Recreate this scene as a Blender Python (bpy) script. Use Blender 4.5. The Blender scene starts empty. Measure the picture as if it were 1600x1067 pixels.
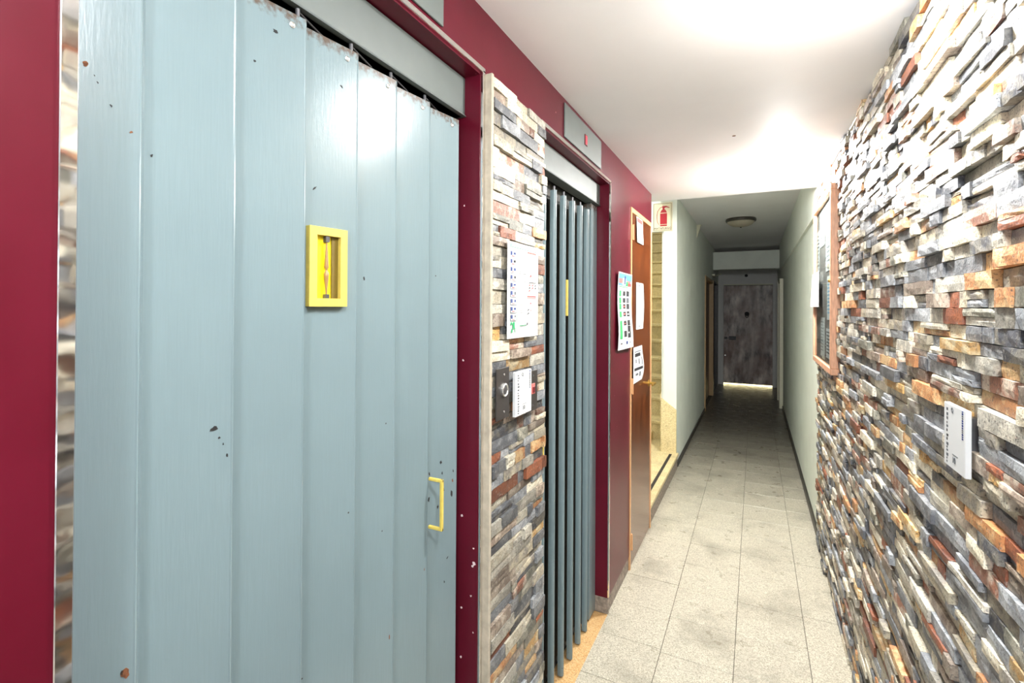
import bpy, math, random
from mathutils import Vector, noise
PI = math.pi
random.seed(7)
C = bpy.context.scene.collection

# ------------------------------------------------------------------ camera, world, light, exposure
CAMZ = 1.612
YAW = math.radians(26.27)
cd = bpy.data.cameras.new('camera')
cam = bpy.data.objects.new('camera', cd); C.objects.link(cam)
cd.sensor_width = 36.0; cd.sensor_fit = 'HORIZONTAL'
cd.lens = 36.0 * 770 / 1600
cd.shift_y = -(51.5 + 4.1 + 2.3) / 1600
cd.shift_x = 0.0
cd.clip_start = 0.01
from mathutils import Matrix
cam.matrix_world = (Matrix.Translation((0, 0, CAMZ)) @ Matrix.Rotation(YAW, 4, 'Z')
                    @ Matrix.Rotation(math.radians(90 + 0.31), 4, 'X') @ Matrix.Rotation(math.radians(0.34), 4, 'Z'))
bpy.context.scene.camera = cam

sc = bpy.context.scene
sc.view_settings.view_transform = 'Standard'
sc.view_settings.look = 'None'
sc.view_settings.gamma = 1.0
sc.view_settings.use_curve_mapping = False
sc.view_settings.exposure = 1.0

w = bpy.data.worlds.new('world'); sc.world = w; w.use_nodes = True
w.node_tree.nodes['Background'].inputs[0].default_value = (0.80, 0.90, 1.0, 1)
w.node_tree.nodes['Background'].inputs[1].default_value = 1.6

def lamp(name, loc, power, col, r):
    l = bpy.data.lights.new(name, 'POINT'); l.energy = power; l.color = col; l.shadow_soft_size = r
    o = bpy.data.objects.new(name, l); C.objects.link(o); o.location = loc
    return o
def disc(name, loc, power, col, r):
    l = bpy.data.lights.new(name, 'AREA'); l.shape = 'DISK'; l.size = 2 * r; l.energy = power; l.color = col
    o = bpy.data.objects.new(name, l); C.objects.link(o); o.location = loc; return o
def disc(name, loc, power, col, r):
    l = bpy.data.lights.new(name, 'AREA'); l.shape = 'DISK'; l.size = 2 * r; l.energy = power; l.color = col
    o = bpy.data.objects.new(name, l); C.objects.link(o); o.location = loc; return o
lamp('ceiling_bulb', (0.16, 1.36, 2.34), 6, (1.0, 0.99, 0.97), 0.045)
disc('ceiling_disc', (0.16, 1.36, 2.44), 15, (1.0, 0.99, 0.97), 0.06)
lamp('ceiling_bulb', (0.16, 0.14, 2.33), 10, (0.95, 0.98, 1.0), 0.06)
disc('ceiling_disc', (0.16, 0.12, 2.44), 10, (0.95, 0.98, 1.0), 0.06)
lamp('ceiling_bulb', (0.14, -0.95, 2.25), 26, (0.95, 0.98, 1.0), 0.07)
lamp('spotlight_bulb', (0.14, 3.45, 2.41), 36, (1.0, 0.99, 0.97), 0.03)
disc('spotlight_disc', (0.14, 3.45, 2.432), 20, (1.0, 0.99, 0.97), 0.045)
lamp('unseen_stair_light', (-1.25, 4.45, 3.3), 11, (1.0, 0.97, 0.90), 0.08)
lamp('unseen_stair_light', (-1.30, 6.7, 3.7), 20, (1.0, 0.93, 0.78), 0.08)  # unseen extra lamp, added to brighten the upper stairs

# ------------------------------------------------------------------ projection (only used to rank stones by size in view)
CS, SN = math.cos(YAW), math.sin(YAW)
def proj(x, y, z):
    d = y * CS - x * SN
    if d < 0.05: return None
    return 800 + 770 * (x * CS + y * SN) / d, 482 - 770 * (z - CAMZ) / d, d

# ------------------------------------------------------------------ materials
def sr(r, g, b):
    f = lambda c: ((c / 255 + 0.055) / 1.055) ** 2.4 if c / 255 > 0.04045 else c / 255 / 12.92
    return (f(r), f(g), f(b), 1)

class NT:
    def __init__(s, name):
        s.m = bpy.data.materials.new(name); s.m.use_nodes = True
        s.t = s.m.node_tree; s.b = s.t.nodes['Principled BSDF']
    def n(s, kind, **kw):
        o = s.t.nodes.new(kind)
        for k, v in kw.items():
            if k in ('inp',):
                for a, b in v.items(): o.inputs[a].default_value = b
            else: setattr(o, k, v)
        return o
    def l(s, a, b): s.t.links.new(a, b)
    def coord(s, which='Object', scale=(1, 1, 1)):
        c = s.n('ShaderNodeTexCoord'); m = s.n('ShaderNodeMapping'); m.inputs['Scale'].default_value = scale
        s.l(c.outputs[which], m.inputs['Vector']); return m.outputs[0]
    def noise(s, vec, scale, detail=3, rough=0.55):
        o = s.n('ShaderNodeTexNoise'); o.inputs['Scale'].default_value = scale
        o.inputs['Detail'].default_value = detail; o.inputs['Roughness'].default_value = rough
        s.l(vec, o.inputs['Vector']); return o.outputs['Fac']
    def ramp(s, fac, a, b, ca=(0, 0, 0, 1), cb=(1, 1, 1, 1)):
        o = s.n('ShaderNodeValToRGB'); e = o.color_ramp.elements
        e[0].position = a; e[0].color = ca; e[1].position = b; e[1].color = cb
        s.l(fac, o.inputs[0]); return o.outputs[0]
    def mix(s, fac, a, b, blend='MIX'):
        o = s.n('ShaderNodeMix', data_type='RGBA', blend_type=blend)
        if hasattr(fac, 'links'): s.l(fac, o.inputs[0])
        else: o.inputs[0].default_value = fac
        for v, i in ((a, 6), (b, 7)):
            if hasattr(v, 'links'): s.l(v, o.inputs[i])
            else: o.inputs[i].default_value = v
        return o.outputs[2]
    def bump(s, h, strength, dist=0.002):
        o = s.n('ShaderNodeBump'); o.inputs['Strength'].default_value = strength; o.inputs['Distance'].default_value = dist
        s.l(h, o.inputs['Height']); s.l(o.outputs[0], s.b.inputs['Normal'])
    def col(s, c):
        if hasattr(c, 'links'): s.l(c, s.b.inputs['Base Color'])
        else: s.b.inputs['Base Color'].default_value = c
    def rough(s, r):
        if hasattr(r, 'links'): s.l(r, s.b.inputs['Roughness'])
        else: s.b.inputs['Roughness'].default_value = r

def simple(name, col, rough=0.6, metal=0.0, nscale=30, namt=0.12, bump=0.0, spec=0.5, stretch=(1, 1, 1), coat=0):
    m = NT(name); v = m.coord('Object', stretch)
    f = m.noise(v, nscale, 4)
    dark = tuple(c * (1 - namt * 2) for c in col[:3]) + (1,)
    lite = tuple(min(1, c * (1 + namt)) for c in col[:3]) + (1,)
    m.col(m.ramp(f, 0.3, 0.7, dark, lite)); m.rough(rough)
    m.b.inputs['Metallic'].default_value = metal
    m.b.inputs['Specular IOR Level'].default_value = spec
    if coat: m.b.inputs['Coat Weight'].default_value = coat; m.b.inputs['Coat Roughness'].default_value = 0.08
    if bump: m.bump(f, bump)
    return m.m
M = {}
def painted(name, base, top_z, rough=0.3):
    """blue-grey enamel on sheet steel: brush streaks, specks, rust along the top edge"""
    m = NT(name); v = m.coord('Object'); m.b.inputs['Specular IOR Level'].default_value = 0.38
    f = m.noise(m.coord('Object', (1, 60, 2)), 6, 4)
    c = m.mix(m.ramp(f, 0.3, 0.7), tuple(x * 0.93 for x in base[:3]) + (1,), base)
    big = m.noise(v, 2.3, 3)
    c = m.mix(m.ramp(big, 0.35, 0.75), c, tuple(x * 0.88 for x in base[:3]) + (1,))
    sp = m.n('ShaderNodeTexVoronoi'); sp.inputs['Scale'].default_value = 34; m.l(v, sp.inputs['Vector'])
    sp2 = m.noise(v, 7, 2)
    s1 = m.ramp(sp.outputs['Distance'], 0.05, 0.075, (1, 1, 1, 1), (0, 0, 0, 1))
    s2 = m.ramp(sp2, 0.62, 0.64)
    both = m.mix(1.0, s1, s2, 'MULTIPLY')
    c = m.mix(both, c, (0.05, 0.045, 0.04, 1))
    g = m.n('ShaderNodeNewGeometry'); sx = m.n('ShaderNodeSeparateXYZ'); m.l(g.outputs['Position'], sx.inputs[0])
    mr = m.n('ShaderNodeMapRange'); mr.inputs[1].default_value = top_z - 0.05; mr.inputs[2].default_value = top_z
    m.l(sx.outputs[2], mr.inputs[0])
    ad = m.n('ShaderNodeMath', operation='MULTIPLY'); m.l(mr.outputs[0], ad.inputs[0]); m.l(m.noise(v, 90, 5), ad.inputs[1])
    c = m.mix(m.ramp(ad.outputs[0], 0.30, 0.52), c, (0.10, 0.075, 0.06, 1))
    m.col(c); m.rough(rough)
    m.bump(m.noise(m.coord('Object', (1, 40, 4)), 7, 4), 0.12, 0.0015)
    return m.m
M['door'] = painted('blue_grey_enamel', sr(118, 136, 141), 2.132, 0.22)
M['lintel'] = simple('grey_green_enamel', sr(98, 106, 104), 0.5, nscale=8, namt=0.05, bump=0.03)

def maroon():
    m = NT('maroon_gloss_paint'); m.b.inputs['Specular IOR Level'].default_value = 0.25; v = m.coord('Object')
    c = m.mix(m.ramp(m.noise(v, 3, 4), 0.3, 0.75), sr(82, 12, 28), sr(97, 21, 40))
    sp = m.n('ShaderNodeTexVoronoi'); sp.inputs['Scale'].default_value = 28; m.l(v, sp.inputs['Vector'])
    s1 = m.ramp(sp.outputs['Distance'], 0.06, 0.09, (1, 1, 1, 1), (0, 0, 0, 1))
    s2 = m.ramp(m.noise(v, 5.3, 2), 0.60, 0.62)
    c = m.mix(m.mix(1.0, s1, s2, 'MULTIPLY'), c, sr(205, 150, 160))
    m.col(c); m.rough(0.28); m.bump(m.noise(v, 25, 4), 0.08, 0.002)
    return m.m
M['maroon'] = maroon()

def steel():
    m = NT('polished_steel'); m.col((0.82, 0.80, 0.78, 1)); m.b.inputs['Metallic'].default_value = 1; m.rough(0.06)
    m.bump(m.noise(m.coord('Object', (1, 1, 1)), 14, 2), 0.25, 0.003)
    return m.m
M['steel'] = steel()
M['plaster'] = simple('white_wall_paint', sr(226, 230, 222), 0.8, nscale=5, namt=0.02, bump=0.04)
M['plaster_far'] = simple('greenish_white_wall_paint', sr(230, 236, 226), 0.7, nscale=4, namt=0.03, bump=0.04)
M['ceil'] = simple('white_ceiling_paint', sr(240, 240, 242), 0.6, nscale=3, namt=0.015, bump=0.03)
M['mortar'] = simple('mortar', sr(178, 168, 150), 0.95, nscale=30, namt=0.1, bump=0.4)
M['dark'] = simple('dark_shaft', (0.012, 0.012, 0.014, 1), 0.8)
M['backing'] = simple('dark_mortar', sr(60, 54, 48), 0.95, nscale=60, namt=0.2, bump=0.4)
M['yellow_pale'] = simple('pale_yellow_enamel', sr(206, 184, 88), 0.4, nscale=50, namt=0.06)
M['yellow'] = simple('bright_yellow_enamel', (0.88, 0.70, 0.01, 1), 0.45, nscale=20, namt=0.03)
M['brass'] = simple('old_brass', sr(170, 135, 60), 0.35, 0.7, nscale=40, namt=0.15)
M['olive'] = simple('olive_brown_paint', sr(110, 92, 30), 0.5)
M['olivedark'] = simple('dark_olive_groove_shade', sr(44, 42, 34), 0.7)
M['tanmetal'] = simple('worn_tan_lever', sr(160, 125, 85), 0.4, 0.2)
M['greymetal'] = simple('grey_metal', sr(95, 95, 98), 0.4, 0.6)
M['bright_metal'] = simple('bright_metal', sr(225, 225, 222), 0.25, 0.8)
M['blackmetal'] = simple('black_metal', (0.02, 0.02, 0.022, 1), 0.45, 0.3)
M['rust'] = simple('rust', sr(120, 74, 44), 0.9, nscale=200, namt=0.3)
M['chip'] = simple('exposed_dark_primer', (0.012, 0.012, 0.012, 1), 0.8)
M['whitechip'] = simple('exposed_white_plaster', sr(235, 215, 215), 0.8)
M['bronze'] = simple('dark_grey_anodised_plate', sr(72, 68, 66), 0.42, 0.5, nscale=120, namt=0.05)
M['paper'] = simple('white_paper', sr(206, 208, 208), 0.7, nscale=10, namt=0.01)
M['print_black'] = simple('black_ink', sr(30, 30, 34), 0.7)
M['print_grey'] = simple('grey_ink', sr(84, 88, 94), 0.7)
M['print_lgrey'] = simple('light_grey_ink', sr(140, 144, 150), 0.7)
M['print_green'] = simple('green_ink', sr(30, 150, 90), 0.7)
M['print_mint'] = simple('mint_ink', sr(40, 165, 90), 0.7)
M['print_pale'] = simple('pale_mint_ink', sr(200, 240, 225), 0.7)
M['print_red'] = simple('red_ink', sr(215, 70, 66), 0.7)
M['print_pink'] = simple('pink_ink', sr(205, 110, 104), 0.7)
M['print_blue'] = simple('blue_ink', sr(36, 58, 120), 0.7)
M['print_sky'] = simple('sky_blue_ink', sr(90, 150, 185), 0.7)
M['cream_sign'] = simple('cream_sign_face', sr(232, 220, 190), 0.4, namt=0.02)
M['sign_red'] = simple('sign_red', sr(176, 22, 40), 0.4, namt=0.03)
M['sign_brown'] = simple('sign_dark_print', sr(58, 46, 40), 0.5)
M['edge_frame'] = simple('peach_varnished_frame', sr(206, 158, 112), 0.35, nscale=14, namt=0.06, stretch=(6, 6, 0.6))
M['tanframe'] = simple('tan_door_frame', sr(170, 140, 100), 0.5, nscale=14, namt=0.08, stretch=(6, 6, 0.6))
M['browndoor'] = simple('brown_door_wood', sr(96, 66, 44), 0.45, nscale=14, namt=0.12, stretch=(6, 6, 0.6))
M['board_wood'] = simple('reddish_board_frame', sr(208, 158, 126), 0.45, nscale=18, namt=0.12, stretch=(6, 1, 1))
M['cork'] = simple('cork_backing', sr(120, 114, 110), 0.9, nscale=150, namt=0.25)
M['skirt'] = simple('dark_skirting', sr(46, 42, 38), 0.4, nscale=20, namt=0.2)
M['concrete'] = simple('rough_concrete', sr(150, 138, 126), 0.95, nscale=50, namt=0.25, bump=0.6)
M['groutfloor'] = simple('dirty_grout', sr(88, 82, 72), 0.95, nscale=50, namt=0.25)
M['dome'] = simple('grey_frosted_glass', sr(176, 168, 150), 0.35, namt=0.04)
M['domering'] = simple('dark_lamp_ring', sr(84, 80, 74), 0.4, 0.4)
M['strip'] = simple('black_anti_slip', sr(52, 46, 40), 0.9)
M['endwall'] = simple('dull_grey_wall', sr(205, 205, 202), 0.6, nscale=5, namt=0.03)
M['creamtrim'] = simple('cream_gloss_trim', sr(214, 212, 186), 0.4, namt=0.02)

def wood():
    m = NT('varnished_wood'); v = m.coord('Object', (14, 14, 0.7))
    f = m.noise(v, 2.2, 6, 0.6)
    c = m.ramp(f, 0.3, 0.72, sr(70, 32, 10), sr(142, 70, 26))
    g = m.noise(m.coord('Object', (90, 90, 2)), 2, 3)
    c = m.mix(m.ramp(g, 0.45, 0.7), c, sr(62, 28, 10)); m.col(c); m.rough(0.22)
    m.b.inputs['Coat Weight'].default_value = 0.5; m.b.inputs['Coat Roughness'].default_value = 0.1
    return m.m
M['wood'] = wood()
def weathered():
    m = NT('weathered_grey_door'); v = m.coord('Object', (3, 1, 1.1))
    f = m.noise(v, 2.2, 5, 0.6); g = m.noise(m.coord('Object', (1, 1, 1)), 2.3, 3)
    c = m.ramp(f, 0.38, 0.66, sr(60, 46, 42), sr(226, 214, 204))
    c = m.mix(m.ramp(g, 0.4, 0.7), c, sr(112, 76, 62)); m.col(c); m.rough(0.4); return m.m
M['weathered'] = weathered()
def terrazzo(name, a, b, dark, rough=0.32, bmp=0.08, darken=False):
    m = NT(name); v = m.coord('Object')
    vo = m.n('ShaderNodeTexVoronoi'); vo.inputs['Scale'].default_value = 260; m.l(v, vo.inputs['Vector'])
    sep = m.n('ShaderNodeSeparateColor'); m.l(vo.outputs['Color'], sep.inputs[0])
    c = m.mix(m.ramp(sep.outputs[0], 0.2, 0.8), a, b)
    c = m.mix(m.ramp(sep.outputs[1], 0.90, 0.95, (0, 0, 0, 1), (0.55, 0.55, 0.55, 1)), c, dark)
    if bmp:
        st = m.noise(v, 2.6, 6, 0.65)
        c = m.mix(m.ramp(st, 0.5, 0.78), c, tuple(x * 0.62 for x in a[:3]) + (1,))
        m.rough(m.ramp(m.noise(v, 9, 4), 0.3, 0.7, (rough - 0.08,) * 3 + (1,), (rough + 0.14,) * 3 + (1,)))
        if darken:      # each tile carries its own darkening amount, rising along the back corridor
            at = m.n('ShaderNodeAttribute', attribute_type='OBJECT', attribute_name='tile_dark')
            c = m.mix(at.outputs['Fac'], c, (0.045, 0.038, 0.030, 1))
    else:
        c = m.mix(m.ramp(m.noise(v, 1.3, 2), 0.4, 0.8), c, tuple(x * 0.75 for x in a[:3]) + (1,)); m.rough(rough)
    m.col(c)
    if bmp: m.bump(m.noise(v, 120, 2), bmp, 0.001)
    return m.m
M['terrazzo'] = terrazzo('terrazzo_tile', sr(166, 160, 142), sr(206, 200, 182), sr(112, 104, 88), darken=True)
M['stairstone'] = terrazzo('cream_granite', sr(206, 186, 138), sr(236, 220, 172), sr(110, 90, 52), 0.5)
M['sill'] = terrazzo('orange_stone_sill', sr(196, 150, 92), sr(214, 182, 132), sr(140, 84, 40), 0.5)

def stone():
    m = NT('split_face_stone'); v = m.coord('Object')
    a = m.n('ShaderNodeVertexColor', layer_name='tone_a'); b = m.n('ShaderNodeVertexColor', layer_name='tone_b')
    f = m.noise(v, 22, 5, 0.6)
    c = m.mix(m.ramp(f, 0.46, 0.58), a.outputs[0], b.outputs[0])
    g = m.noise(v, 190, 4, 0.65)
    c = m.mix(m.ramp(g, 0.33, 0.47, (0.85, 0.85, 0.85, 1), (0, 0, 0, 1)), c, (0.05, 0.046, 0.045, 1))
    h = m.noise(v, 110, 4, 0.6)
    c = m.mix(m.ramp(h, 0.60, 0.74, (0, 0, 0, 1), (0.45, 0.45, 0.45, 1)), c, (0.72, 0.68, 0.60, 1))
    m.col(c); m.rough(0.5)
    mm = m.n('ShaderNodeMath', operation='ADD'); m.l(m.noise(v, 60, 6, 0.65), mm.inputs[0]); m.l(g, mm.inputs[1])
    m.bump(mm.outputs[0], 0.5, 0.0025)
    return m.m
M['stone'] = stone()
def emis(name, col, s):
    m = NT(name); m.col((0, 0, 0, 1)); m.b.inputs['Emission Color'].default_value = col; m.b.inputs['Emission Strength'].default_value = s; return m.m
M['daylight'] = emis('daylight_outside', (1.0, 0.86, 0.45, 1), 9)
M['lampglow'] = emis('glowing_lens', (1.0, 0.97, 0.93, 1), 6)
M['led'] = emis('red_display_segments', (1.0, 0.05, 0.08, 1), 1.4)
M['led_body'] = simple('dark_red_display', sr(110, 20, 30), 0.3)
def glass():
    m = NT('thin_clear_glass'); out = m.t.nodes['Material Output']
    tr = m.n('ShaderNodeBsdfTransparent'); tr.inputs[0].default_value = (0.93, 0.96, 0.95, 1)
    gl = m.n('ShaderNodeBsdfGlossy'); gl.inputs['Roughness'].default_value = 0.03
    lw = m.n('ShaderNodeLayerWeight'); pw = m.n('ShaderNodeMath', operation='POWER'); m.l(lw.outputs['Facing'], pw.inputs[0]); pw.inputs[1].default_value = 5
    fr = m.n('ShaderNodeMath', operation='MULTIPLY_ADD'); m.l(pw.outputs[0], fr.inputs[0]); fr.inputs[1].default_value = 0.6; fr.inputs[2].default_value = 0.03
    mx = m.n('ShaderNodeMixShader'); m.l(fr.outputs[0], mx.inputs[0]); m.l(tr.outputs[0], mx.inputs[1]); m.l(gl.outputs[0], mx.inputs[2])
    m.l(mx.outputs[0], out.inputs['Surface']); return m.m
M['glass'] = glass()

# ------------------------------------------------------------------ building helpers
ORG = {}
class MB:
    def __init__(s): s.v = []; s.f = []; s.mi = []; s.mats = []; s.ca = []; s.cb = []
    def mat(s, m):
        m = M[m]
        if m not in s.mats: s.mats.append(m)
        return s.mats.index(m)
    def add(s, vs, fs, m, ca=None, cb=None):
        o = len(s.v); s.v += [tuple(p) for p in vs]; i = s.mat(m)
        for f in fs: s.f.append([k + o for k in f]); s.mi.append(i); s.ca.append(ca); s.cb.append(cb)
        return s
    def box(s, x0, x1, y0, y1, z0, z1, m):
        x0, x1 = sorted((x0, x1)); y0, y1 = sorted((y0, y1)); z0, z1 = sorted((z0, z1))
        vs = [(x, y, z) for x in (x0, x1) for y in (y0, y1) for z in (z0, z1)]
        return s.add(vs, [(0, 1, 3, 2), (4, 6, 7, 5), (0, 4, 5, 1), (2, 3, 7, 6), (0, 2, 6, 4), (1, 5, 7, 3)], m)
    def bbox(s, x0, x1, y0, y1, z0, z1, m, b=0.002):
        """box with chamfered edges"""
        x0, x1 = sorted((x0, x1)); y0, y1 = sorted((y0, y1)); z0, z1 = sorted((z0, z1))
        import bmesh
        bm = bmesh.new()
        bmesh.ops.create_cube(bm, size=1)
        for q in bm.verts:
            q.co = Vector(((x0 + x1) / 2 + q.co.x * (x1 - x0), (y0 + y1) / 2 + q.co.y * (y1 - y0), (z0 + z1) / 2 + q.co.z * (z1 - z0)))
        b = min(b, (x1 - x0) * .4, (y1 - y0) * .4, (z1 - z0) * .4)
        bmesh.ops.bevel(bm, geom=list(bm.edges), offset=b, segments=1, affect='EDGES')
        bm.verts.index_update()
        s.add([q.co[:] for q in bm.verts], [[q.index for q in f.verts] for f in bm.faces], m); bm.free(); return s
    def prism(s, pts, a0, a1, axis, m):
        """extrude 2-D polygon along axis. axis z: pts=(x,y); axis y: pts=(x,z); axis x: pts=(y,z)"""
        def P(p, a):
            return {'z': (p[0], p[1], a), 'y': (p[0], a, p[1]), 'x': (a, p[0], p[1])}[axis]
        n = len(pts); vs = [P(p, a0) for p in pts] + [P(p, a1) for p in pts]
        fs = [list(range(n))[::-1], list(range(n, 2 * n))] + [(i, (i + 1) % n, n + (i + 1) % n, n + i) for i in range(n)]
        return s.add(vs, fs, m)
    def cyl(s, p0, p1, r0, r1, m, n=12):
        p0, p1 = Vector(p0), Vector(p1); d = (p1 - p0).normalized()
        u = d.orthogonal().normalized(); w_ = d.cross(u)
        vs = []
        for p, r in ((p0, r0), (p1, r1)):
            for i in range(n):
                a = 2 * PI * i / n; vs.append(p + u * (r * math.cos(a)) + w_ * (r * math.sin(a)))
        fs = [list(range(n))[::-1], list(range(n, 2 * n))] + [(i, (i + 1) % n, n + (i + 1) % n, n + i) for i in range(n)]
        return s.add(vs, fs, m)
    def lathe(s, c, axis, prof, m, n=20):
        """prof = [(distance along axis, radius)]"""
        c = Vector(c); d = Vector(axis).normalized(); u = d.orthogonal().normalized(); w_ = d.cross(u); vs = []
        for t, r in prof:
            for i in range(n):
                a = 2 * PI * i / n; vs.append(c + d * t + u * (r * math.cos(a)) + w_ * (r * math.sin(a)))
        fs = [list(range(n))[::-1], list(range((len(prof) - 1) * n, len(prof) * n))]
        for k in range(len(prof) - 1):
            fs += [(k * n + i, k * n + (i + 1) % n, (k + 1) * n + (i + 1) % n, (k + 1) * n + i) for i in range(n)]
        return s.add(vs, fs, m)
    def tube(s, pts, r, m, n=8):
        for a, b in zip(pts[:-1], pts[1:]): s.cyl(a, b, r, r, m, n)
        return s
    def build(s, name, parent=None, smooth=False, org=None):
        o_ = ORG.get(parent.name, Vector((0, 0, 0))) if parent else Vector(org or (0, 0, 0))
        me = bpy.data.meshes.new(name)
        me.from_pydata([(p[0] - o_[0], p[1] - o_[1], p[2] - o_[2]) for p in s.v], [], s.f)
        for m in s.mats: me.materials.append(m)
        me.polygons.foreach_set('material_index', s.mi)
        if smooth: me.polygons.foreach_set('use_smooth', [True] * len(s.f))
        if s.ca and s.ca[0] is not None:
            for nm, src in (('tone_a', s.ca), ('tone_b', s.cb)):
                at = me.color_attributes.new(nm, 'FLOAT_COLOR', 'CORNER'); buf = []
                for f, c in zip(s.f, src): buf += list(c) * len(f)
                at.data.foreach_set('color', buf)
        me.update()
        import bmesh
        bm = bmesh.new(); bm.from_mesh(me); bmesh.ops.recalc_face_normals(bm, faces=bm.faces); bm.to_mesh(me); bm.free()
        ob = bpy.data.objects.new(name, me); C.objects.link(ob)
        if smooth:
            try: me.set_sharp_from_angle(angle=math.radians(40))
            except Exception: pass
        if parent: ob.parent = parent
        else: ob.location = o_
        ORG[ob.name] = o_
        return ob

def thing(name, label, cat, loc, group=None, kind='thing'):
    o = bpy.data.objects.new(name, None); C.objects.link(o); o.location = loc; o.empty_display_size = 0.05
    o['label'] = label; o['category'] = cat; o['kind'] = kind
    if group: o['group'] = group
    ORG[o.name] = Vector(loc); return o
def tag(o, label, cat, group=None, kind='thing'):
    o['label'] = label; o['category'] = cat; o['kind'] = kind
    if group: o['group'] = group
    return o
def struct(o, label=None):
    o['kind'] = 'structure'; 
    if label: o['label'] = label
    return o
def text(body, parent, loc, size, face, m, name='lettering', sx=1.0, align='CENTER', rot=0.0):
    """face: 'L' left wall (+X), 'R' right wall (-X), 'F' facing the camera (-Y)"""
    cu = bpy.data.curves.new(name, 'FONT'); cu.body = body; cu.size = size; cu.align_x = align; cu.align_y = 'CENTER'
    cu.extrude = 0.0003; cu.materials.append(M[m]); cu.resolution_u = 3
    t_ = bpy.data.objects.new(name, cu); o = bpy.data.objects.new(name, bpy.data.meshes.new_from_object(t_)); bpy.data.objects.remove(t_); C.objects.link(o)
    z = {'L': 90, 'R': -90, 'F': 0}[face]
    o.matrix_world = Matrix.Translation(Vector(loc) - ORG[parent.name]) @ Matrix.Rotation(math.radians(z), 4, 'Z') @ \
        Matrix.Rotation(math.radians(90), 4, 'X') @ Matrix.Rotation(math.radians(rot), 4, 'Z') @ Matrix.Diagonal((sx, 1, 1, 1))
    o.parent = parent
    return o

XL, XR = -0.69, 0.405            # left hall wall face, right plaster face
XS = 0.385                       # mean stone face on the right
HC = 2.451; HC2 = 2.74           # low ceiling, high ceiling
YE = 3.98                        # the low ceiling and stone wall end here
YB = -2.6                        # hall goes on behind the camera to the open entrance
FT = 2.277                       # top of the lift frames

# ================================================================== THE SETTING
# floor with individual terrazzo tiles
fl = struct(MB().box(-1.9, 0.6, YB, 12.2, -0.08, -0.004, 'groutfloor').build('floor'))
cols = [(-0.712, -0.395, 0.02), (-0.395, -0.082, 0.0), (-0.082, 0.227, 0.0), (0.227, 0.42, 0.015)]
for (a, b, off) in cols:
    y = YB + 0.015 + off + 0.175
    while y < 11.75:
        g = 0.0012
        hgt = random.uniform(-0.0006, 0.0008)
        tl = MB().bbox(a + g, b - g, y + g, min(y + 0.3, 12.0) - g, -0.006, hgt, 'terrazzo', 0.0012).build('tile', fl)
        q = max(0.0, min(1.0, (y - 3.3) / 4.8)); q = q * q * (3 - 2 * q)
        tl['tile_dark'] = max(0.0, min(0.95, 0.93 * q + random.uniform(-0.03, 0.03)))
        y += 0.3
# stone sills of the two lift doors
def sill(y0, y1):
    m = MB().bbox(-0.80, XL - 0.001, y0, y1, -0.03, 0.003, 'sill', 0.003); return m.build('sill', fl)
s1 = sill(0.285, 1.198); s2 = sill(1.645, 2.555)

# left hall wall, maroon, with the two lift openings
wl = MB()
O1 = (0.280, 1.200); O2 = (1.640, 2.560)
TH = 0.16
wl.box(XL - TH, XL, YB, O1[0], 0, HC, 'maroon')
wl.box(XL - TH, XL, O1[1], O2[0], 0, HC, 'maroon')
wl.box(XL - TH, XL, O1[0], O1[1], FT - 0.004, HC, 'maroon')
wl.box(XL - TH, XL, O2[0], O2[1], FT - 0.004, HC, 'maroon')
wl.box(XL - TH, XL, O2[1], 3.040, 0.085, HC, 'maroon')
wl.box(XL - TH, XL, 3.040, 3.715, 2.235, HC, 'maroon')
wl = struct(wl.build('wall_left'))
MB().bbox(XL - TH, XL - 0.002, 2.557, 3.035, 0.0, 0.085, 'concrete', 0.004).build('plinth', wl)
MB().box(XL - TH - 0.05, XL - 0.03, 3.05, 3.705, 0.0, 2.3, 'dark').build('cupboard_interior', wl)
for (a, b) in (O1, O2):
    MB().box(-1.15, -1.13, a - .2, b + .2, 0, 2.5, 'dark').box(-1.13, XL - TH, a - .02, a - .2, 0, 2.5, 'dark')\
        .box(-1.13, XL - TH, b + .2, b + .02, 0, 2.5, 'dark').box(-1.13, XL - TH, a - .2, b + .2, 2.5, 2.45, 'dark').build('lift_shaft', wl)
# plaster chips and scuffs in the maroon paint beside the first door
def chip(parent, plane, c, r, m, seed, n=9, squash=1.0, ang=0.0):
    """small irregular flake; plane=(point, u axis, v axis, normal)"""
    rr = random.Random(seed); p0, u, v, nn = plane; mb = MB(); ring = []
    for i in range(n):
        a = 2 * PI * i / n; q = r * rr.uniform(0.5, 1.25)
        du, dv = q * math.cos(a) * squash, q * math.sin(a)
        ring.append((c[0] + du * math.cos(ang) - dv * math.sin(ang), c[1] + du * math.sin(ang) + dv * math.cos(ang)))
    top = [p0 + u * a + v * b + nn * 0.0006 for a, b in ring]; bot = [p0 + u * a + v * b - nn * 0.0004 for a, b in ring]
    fs = [list(range(n)), list(range(n, 2 * n))[::-1]] + [(i, n + i, n + (i + 1) % n, (i + 1) % n) for i in range(n)]
    return mb.add(top + bot, fs, m).build('paint_chip', parent)

# plaster wall of the far corridor, left
wf = MB()
wf.box(-0.84, -0.71, 5.22, 8.26, 0, HC2, 'plaster_far')
wf.box(-0.84, -0.71, 8.26, 9.90, 2.13, HC2, 'plaster_far')
wf.box(-0.84, -0.71, 9.90, 9.98, 0, HC2, 'plaster_far')
wf.box(-0.84, -0.71, 9.98, 11.25, 2.13, HC2, 'plaster_far')
wf.box(-0.84, -0.71, 11.25, 11.5, 0, HC2, 'plaster_far')
wf = struct(wf.build('wall_left_far'))
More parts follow.
